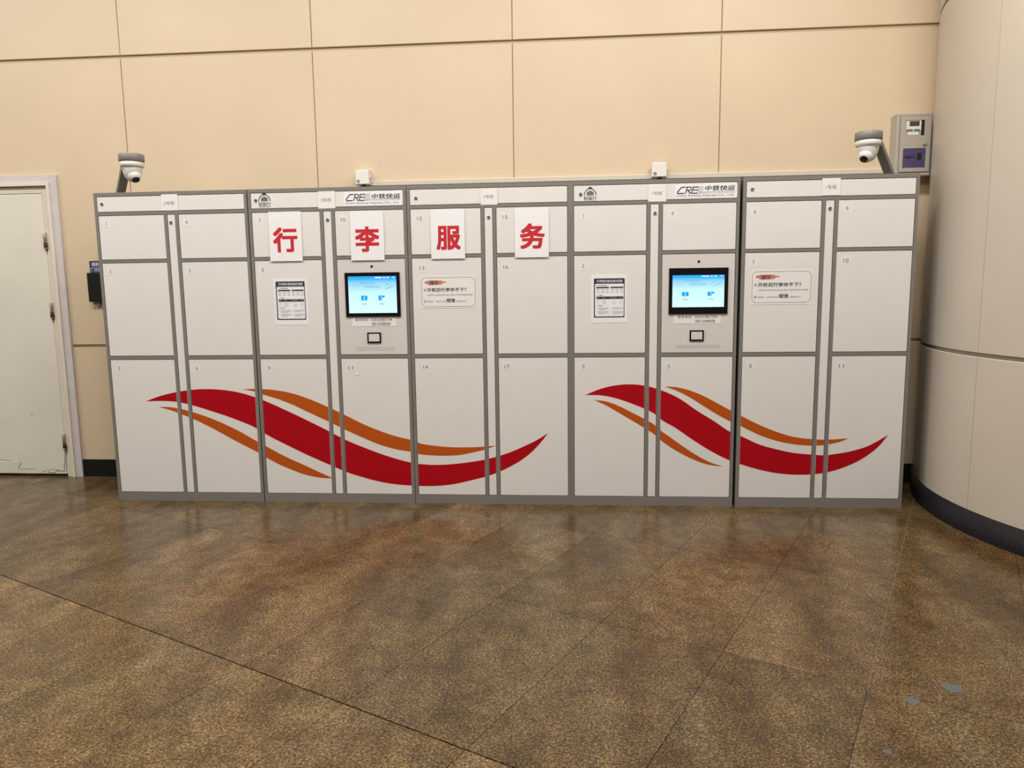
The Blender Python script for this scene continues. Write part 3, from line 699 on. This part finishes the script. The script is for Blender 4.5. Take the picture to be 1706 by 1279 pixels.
def phone(pr, r1, r1b, r2, label):
    y = YF+0.002-0.0010; o = obj('phone_sticker', sheet(*rect(*pr), y=y), 'sticker'); tag(o, label, 'sticker', 'emergency phone stickers')
    text('caption', '紧急电话：', rect(*r1), y-.0003, 'ink', o, 0.0); text('phone_number', '010-51837754', rect(*r1b), y-.0003, 'ink', o, 0.008); text('phone_number', '18515508058', rect(*r2), y-.0003, 'ink', o, 0.008)
phone((586,528.6,660.6,543.4), (592,529.7,615,535), (619,529.8,652.9,534.8), (619.4,537,650,541.8), 'emergency phone sticker under the touch screen below the 李 sheet')
phone((1122,523.6,1201,539), (1129,524.8,1154,530.2), (1158.2,525,1194.4,529.8), (1158.4,532.5,1191,536.9), 'emergency phone sticker under the right-hand touch screen')

# ================================================================ SECURITY CAMERAS ON BRACKETS
def dome(basepx, toppx, side, look, label):
    dvec = Vector((0.8*side, -0.6, 0)); perp = Vector((-dvec.y, dvec.x, 0)); yb = 0.13
    b = at(*basepx, yb); base = Vector((b[0], yb, TOP+0.0004))
    t = at(*toppx, yb-0.6*0.19); topz = t[2]; c = Vector((t[0], yb-0.6*0.19, topz))     # centre of the round plate, top face
    root = thing('security_camera', label, 'camera', tuple(base), 'dome cameras on brackets')
    tip_ = c - dvec*0.060 + Vector((0, 0, -0.012))
    dirv = (tip_-base).normalized(); nrm = dirv.cross(perp).normalized()
    mb = MB().bar(base+dirv*0.0125, tip_+dirv*0.004, perp, nrm, 0.026, 0.011)
    obj('bracket_arm', mb, 'bracket', root)
    obj('foot_plate', MB().bar(base-dvec*0.03+Vector((0, 0, .0025)), base+dvec*0.05+Vector((0, 0, .0025)), perp, (0, 0, 1), 0.03, 0.0025), 'bracket', root)
    R = 0.0745; z = c.z
    obj('mount_plate', MB().lathe([(R-.003, 0), (R, -.003), (R, -.044), (R-.002, -.046)], c, (0, 0, 1), 40), 'bracket', root)
    obj('mount_ring', MB().lathe([(R-.008, -.046), (R-.004, -.049), (R-.003, -.068), (R-.008, -.078), (R-.014, -.081)], c, (0, 0, 1), 40), 'white_plastic', root)
    tm = obj('turret', MB().lathe([(R-.015, -.079), (R-.017, -.095), (R-.022, -.118), (R-.031, -.142), (R-.046, -.160), (R-.060, -.166), (0.002, -.168)], c, (0, 0, 1), 40), 'white_plastic', root)
    lk = Vector(look).normalized(); ec = Vector((c.x, c.y, z-0.124))+Vector((lk.x*0.026, lk.y*0.026, -0.006))
    prof = [(0.042*math.sin(a), 0.042*math.cos(a)) for a in np.linspace(math.pi*0.96, 0.58, 18)]
    eye = obj('eyeball', MB().lathe(prof, ec, lk, 32), 'white_plastic', root)
    r0 = 0.0428*math.sin(0.56); h0 = 0.0428*math.cos(0.56)
    obj('lens_window', MB().lathe([(r0, h0-.001), (r0*.97, h0+.003), (r0*.6, h0+.006), (0.0005, h0+.0075)], ec, lk, 28), 'lens', eye)
    s = Vector((c.x, c.y, z-0.094)) + Vector((-side*0.45, -0.9, 0)).normalized()*0.0555
    obj('screw_cap', MB().lathe([(0.005, -0.004), (0.005, 0.003), (0.003, 0.0035)], s, (-side*0.25, -0.95, -.35), 12), 'bracket', root)
dome((199.5, 318), (218.5, 257.5), 1, (0.52, -0.36, -0.78), 'white dome camera on a grey bracket above the left end lockers')
dome((1483.5, 291), (1447.5, 220.5), -1, (-0.52, -0.50, -0.69), 'white dome camera on a grey bracket beside the meter box')

# ================================================================ THINGS ON THE WALL
# cable trunking
ends = [at(619, 303, YW-.02), at(1496, 283, YW-.02)]
tz0 = at(830, 305.3, YW-.02)[2]; tz1 = at(830, 296.2, YW-.02)[2]
tr1 = obj('cable_trunking', MB().panel(ends[0][0], ends[1][0], YW-0.022, YW, tz0, tz1, 0.003), 'trunk')
tag(tr1, 'long cream cable trunking on the wall above the lockers', 'trunking')
obj('lid', MB().panel(ends[0][0], ends[1][0], YW-0.0245, YW-0.0215, tz0+0.004, tz1-0.004, 0.001), 'trunk', tr1)
# junction boxes
def jbox(r, label, yback):
    yf = YW-0.078; x0, x1, z0, z1 = rect(*r, yf); o = obj('junction_box', MB().panel(x0, x1, yf, yback, z0, z1, 0.004), 'white_plastic'); tag(o, label, 'junction box', 'white junction boxes')
    obj('lid_seam', MB().box(x0-.001, x1+.001, yf+0.018, yf+0.021, z0-.001, z1+.001), 'trunk', o)
    w = x1-x0; cx, cz = x0+w*.20, z0+w*.22
    s = obj('cover_screw', MB().lathe([(0.0105, 0), (0.0105, .002), (0.0075, .0025), (0.007, .001), (0.0, .001)], (cx, yf, cz), (0, -1, 0), 18, caps=False), 'chrome', o)
    obj('screw_slot', MB().box(cx-.006, cx+.006, yf-.0022, yf, cz-.0012, cz+.0012), 'white_plastic', s)
    obj('cable_gland', MB().lathe([(0.014, 0), (0.014, -.012), (0.010, -.020)], ((x0+x1)/2+.004, yf+.03, z0), (0, 0, 1), 16), 'dark', o)
    obj('side_knockout', MB().lathe([(0.014, 0), (0.013, .006), (0.008, .007)], (x1 if cx < 3 else x1, yf+.03, z0+w*.55), (1, 0, 0), 16), 'white_plastic', o)
jbox((592, 283.2, 614.5, 307), 'white plastic junction box at the left end of the cable trunking', YW)
jbox((1086.3, 270.6, 1111, 294.5), 'white plastic junction box midway along the cable trunking', YW-0.0246)
c = at(549.5, 312, 0.45); o = obj('cable_stub', MB().lathe([(0.026, -0.02), (0.026, 0.052-.02), (0.018, 0.058-.02), (0.002, 0.060-.02)], (c[0], 0.45, TOP+0.02), (0, 0, 1), 18), 'dark'); tag(o, 'small black cable outlet on top of the second cabinet', 'cable outlet')
# meter box
yf = YW-0.10; x0, x1, z0, z1 = rect(1493, 188.5, 1552, 293, yf)
mx = thing('meter_box', 'grey electric meter box on the wall beside the round column', 'meter box', ((x0+x1)/2, YW-.05, z0))
obj('housing', MB().panel(x0, x1, yf, YW, z0, z1, 0.004), 'meter', mx)
dr = rect(1498.5, 193.3, 1549, 286, yf)
# door with two windows: built from rails round the openings
w1 = rect(1508.5, 200.2, 1540, 226, yf); w2 = rect(1503.2, 247.2, 1541, 279.6, yf); mb = MB(); ya, yb_ = yf-0.006, yf-0.0005
xs = dr
mb.box(xs[0], xs[1], ya, yb_, w1[3], xs[3]); mb.box(xs[0], w1[0], ya, yb_, w1[2], w1[3]); mb.box(w1[1], xs[1], ya, yb_, w1[2], w1[3])
mb.box(xs[0], xs[1], ya, yb_, w2[3], w1[2]); mb.box(xs[0], w2[0], ya, yb_, w2[2], w2[3]); mb.box(w2[1], xs[1], ya, yb_, w2[2], w2[3]); mb.box(xs[0], xs[1], ya, yb_, xs[2], w2[2])
mdoor = obj('box_door', mb, 'meter', mx)
obj('door_gap', ring(rrect(dr[0]-.004, dr[1]+.004, dr[2]-.004, dr[3]+.004, .002), rrect(dr[0], dr[1], dr[2], dr[3], .002), yf-.0003), 'carcass', mx)
obj('lower_window', MB().box(w2[0], w2[1], yf-.0035, yf-.0006, w2[2], w2[3]), 'violet', mdoor)
mb = MB(); ww, hh = w2[1]-w2[0], w2[3]-w2[2]
mb.box(w2[0]+ww*.64, w2[0]+ww*.82, yf-.005, yf-.0034, w2[2]+hh*.40, w2[2]+hh*.76)
for a, b_, e, g in ((.12, .22, .50, .60), (.26, .32, .48, .66), (.36, .42, .50, .60), (.46, .50, .52, .62)): mb.box(w2[0]+ww*a, w2[0]+ww*b_, yf-.005, yf-.0034, w2[2]+hh*e, w2[2]+hh*g)
obj('breaker_row', mb, 'dark', mdoor)
met = obj('electric_meter', MB().panel(w1[0]+.004, w1[1]-.020, yf-.003, yf-.0006, w1[2]+.03, w1[3]-.002, .001), 'white_plastic', mx)
ww, hh = w1[1]-w1[0], w1[3]-w1[2]
obj('meter_display', MB().box(w1[0]+ww*.2, w1[0]+ww*.72, yf-.0042, yf-.0028, w1[2]+hh*.62, w1[2]+hh*.94), 'lcd', met)
obj('meter_label', MB().box(w1[0]+ww*.06, w1[0]+ww*.75, yf-.0038, yf-.0028, w1[2]+hh*.30, w1[2]+hh*.42), 'greyink', met)
obj('meter_light', MB().lathe([(.0042, 0), (.0035, .002)], (w1[0]+ww*.42, yf-.0036, w1[2]+hh*.36), (0, -1, 0), 12), 'led', met)
obj('window_shade', MB().box(w1[1]-.019, w1[1], yf-.0015, yf-.0005, w1[2], w1[3]), 'dark', mdoor)
obj('meter_tag', MB().box(w1[0]+.014, w1[1]-.035, yf-.002, yf-.0006, w1[2]+.004, w1[2]+.026), 'white_plastic', mx)
lp = at(1539.5, 240, yf); obj('latch', MB().lathe([(.013, 0), (.013, .004), (.009, .010), (.004, .011)], (lp[0], ya, lp[2]), (0, -1, 0), 20), 'hinge', mdoor)
# door release reader and its blue sign, half hidden by the first cabinet
a0 = at(146, 478, YW-.04); zr0, zr1 = at(158, 502.5, YW-.04)[2], at(156, 454.2, YW-.04)[2]
rd = obj('access_reader', MB().panel(a0[0], a0[0]+0.150, YW-.042, YW, zr0, zr1, .004), 'dark'); tag(rd, 'black access reader on the wall between the white door and the lockers', 'access reader')
obj('lower_strip', MB().panel(a0[0]+.006, a0[0]+.144, YW-.045, YW-.041, zr0+.006, zr0+.028, .001), 'dark', rd)
b0 = at(149.3, 444, YW-.004); zb1 = at(157, 434.6, YW-.004)[2]
sg = obj('door_sign', MB().box(b0[0], b0[0]+.20, YW-.004, YW, zr1+.0005, zb1), 'bluesign'); tag(sg, 'blue sign with white characters above the black access reader', 'sign')
sh = zb1-zr1
text('sign_text', '请刷卡', (b0[0]+.014, b0[0]+.110, zr1+sh*.55, zr1+sh*.88), YW-.0044, 'whiteink', sg, .01); text('sign_text', '门已锁', (b0[0]+.010, b0[0]+.110, zr1+sh*.12, zr1+sh*.45), YW-.0044, 'whiteink', sg, .01)
k = at(164.5, 508, YW-.01); o = obj('exit_button', MB().lathe([(.014, 0), (.014, .012), (.010, .016)], (k[0], YW, k[2]), (0, -1, 0), 18), 'meter'); tag(o, 'small grey knob on the wall just below the black access reader', 'button')
k = at(157.8, 514.5, YW); obj('wall_screw', MB().lathe([(.004, 0), (.003, .003)], (k[0], YW, k[2]), (0, -1, 0), 10), 'rust', wall)
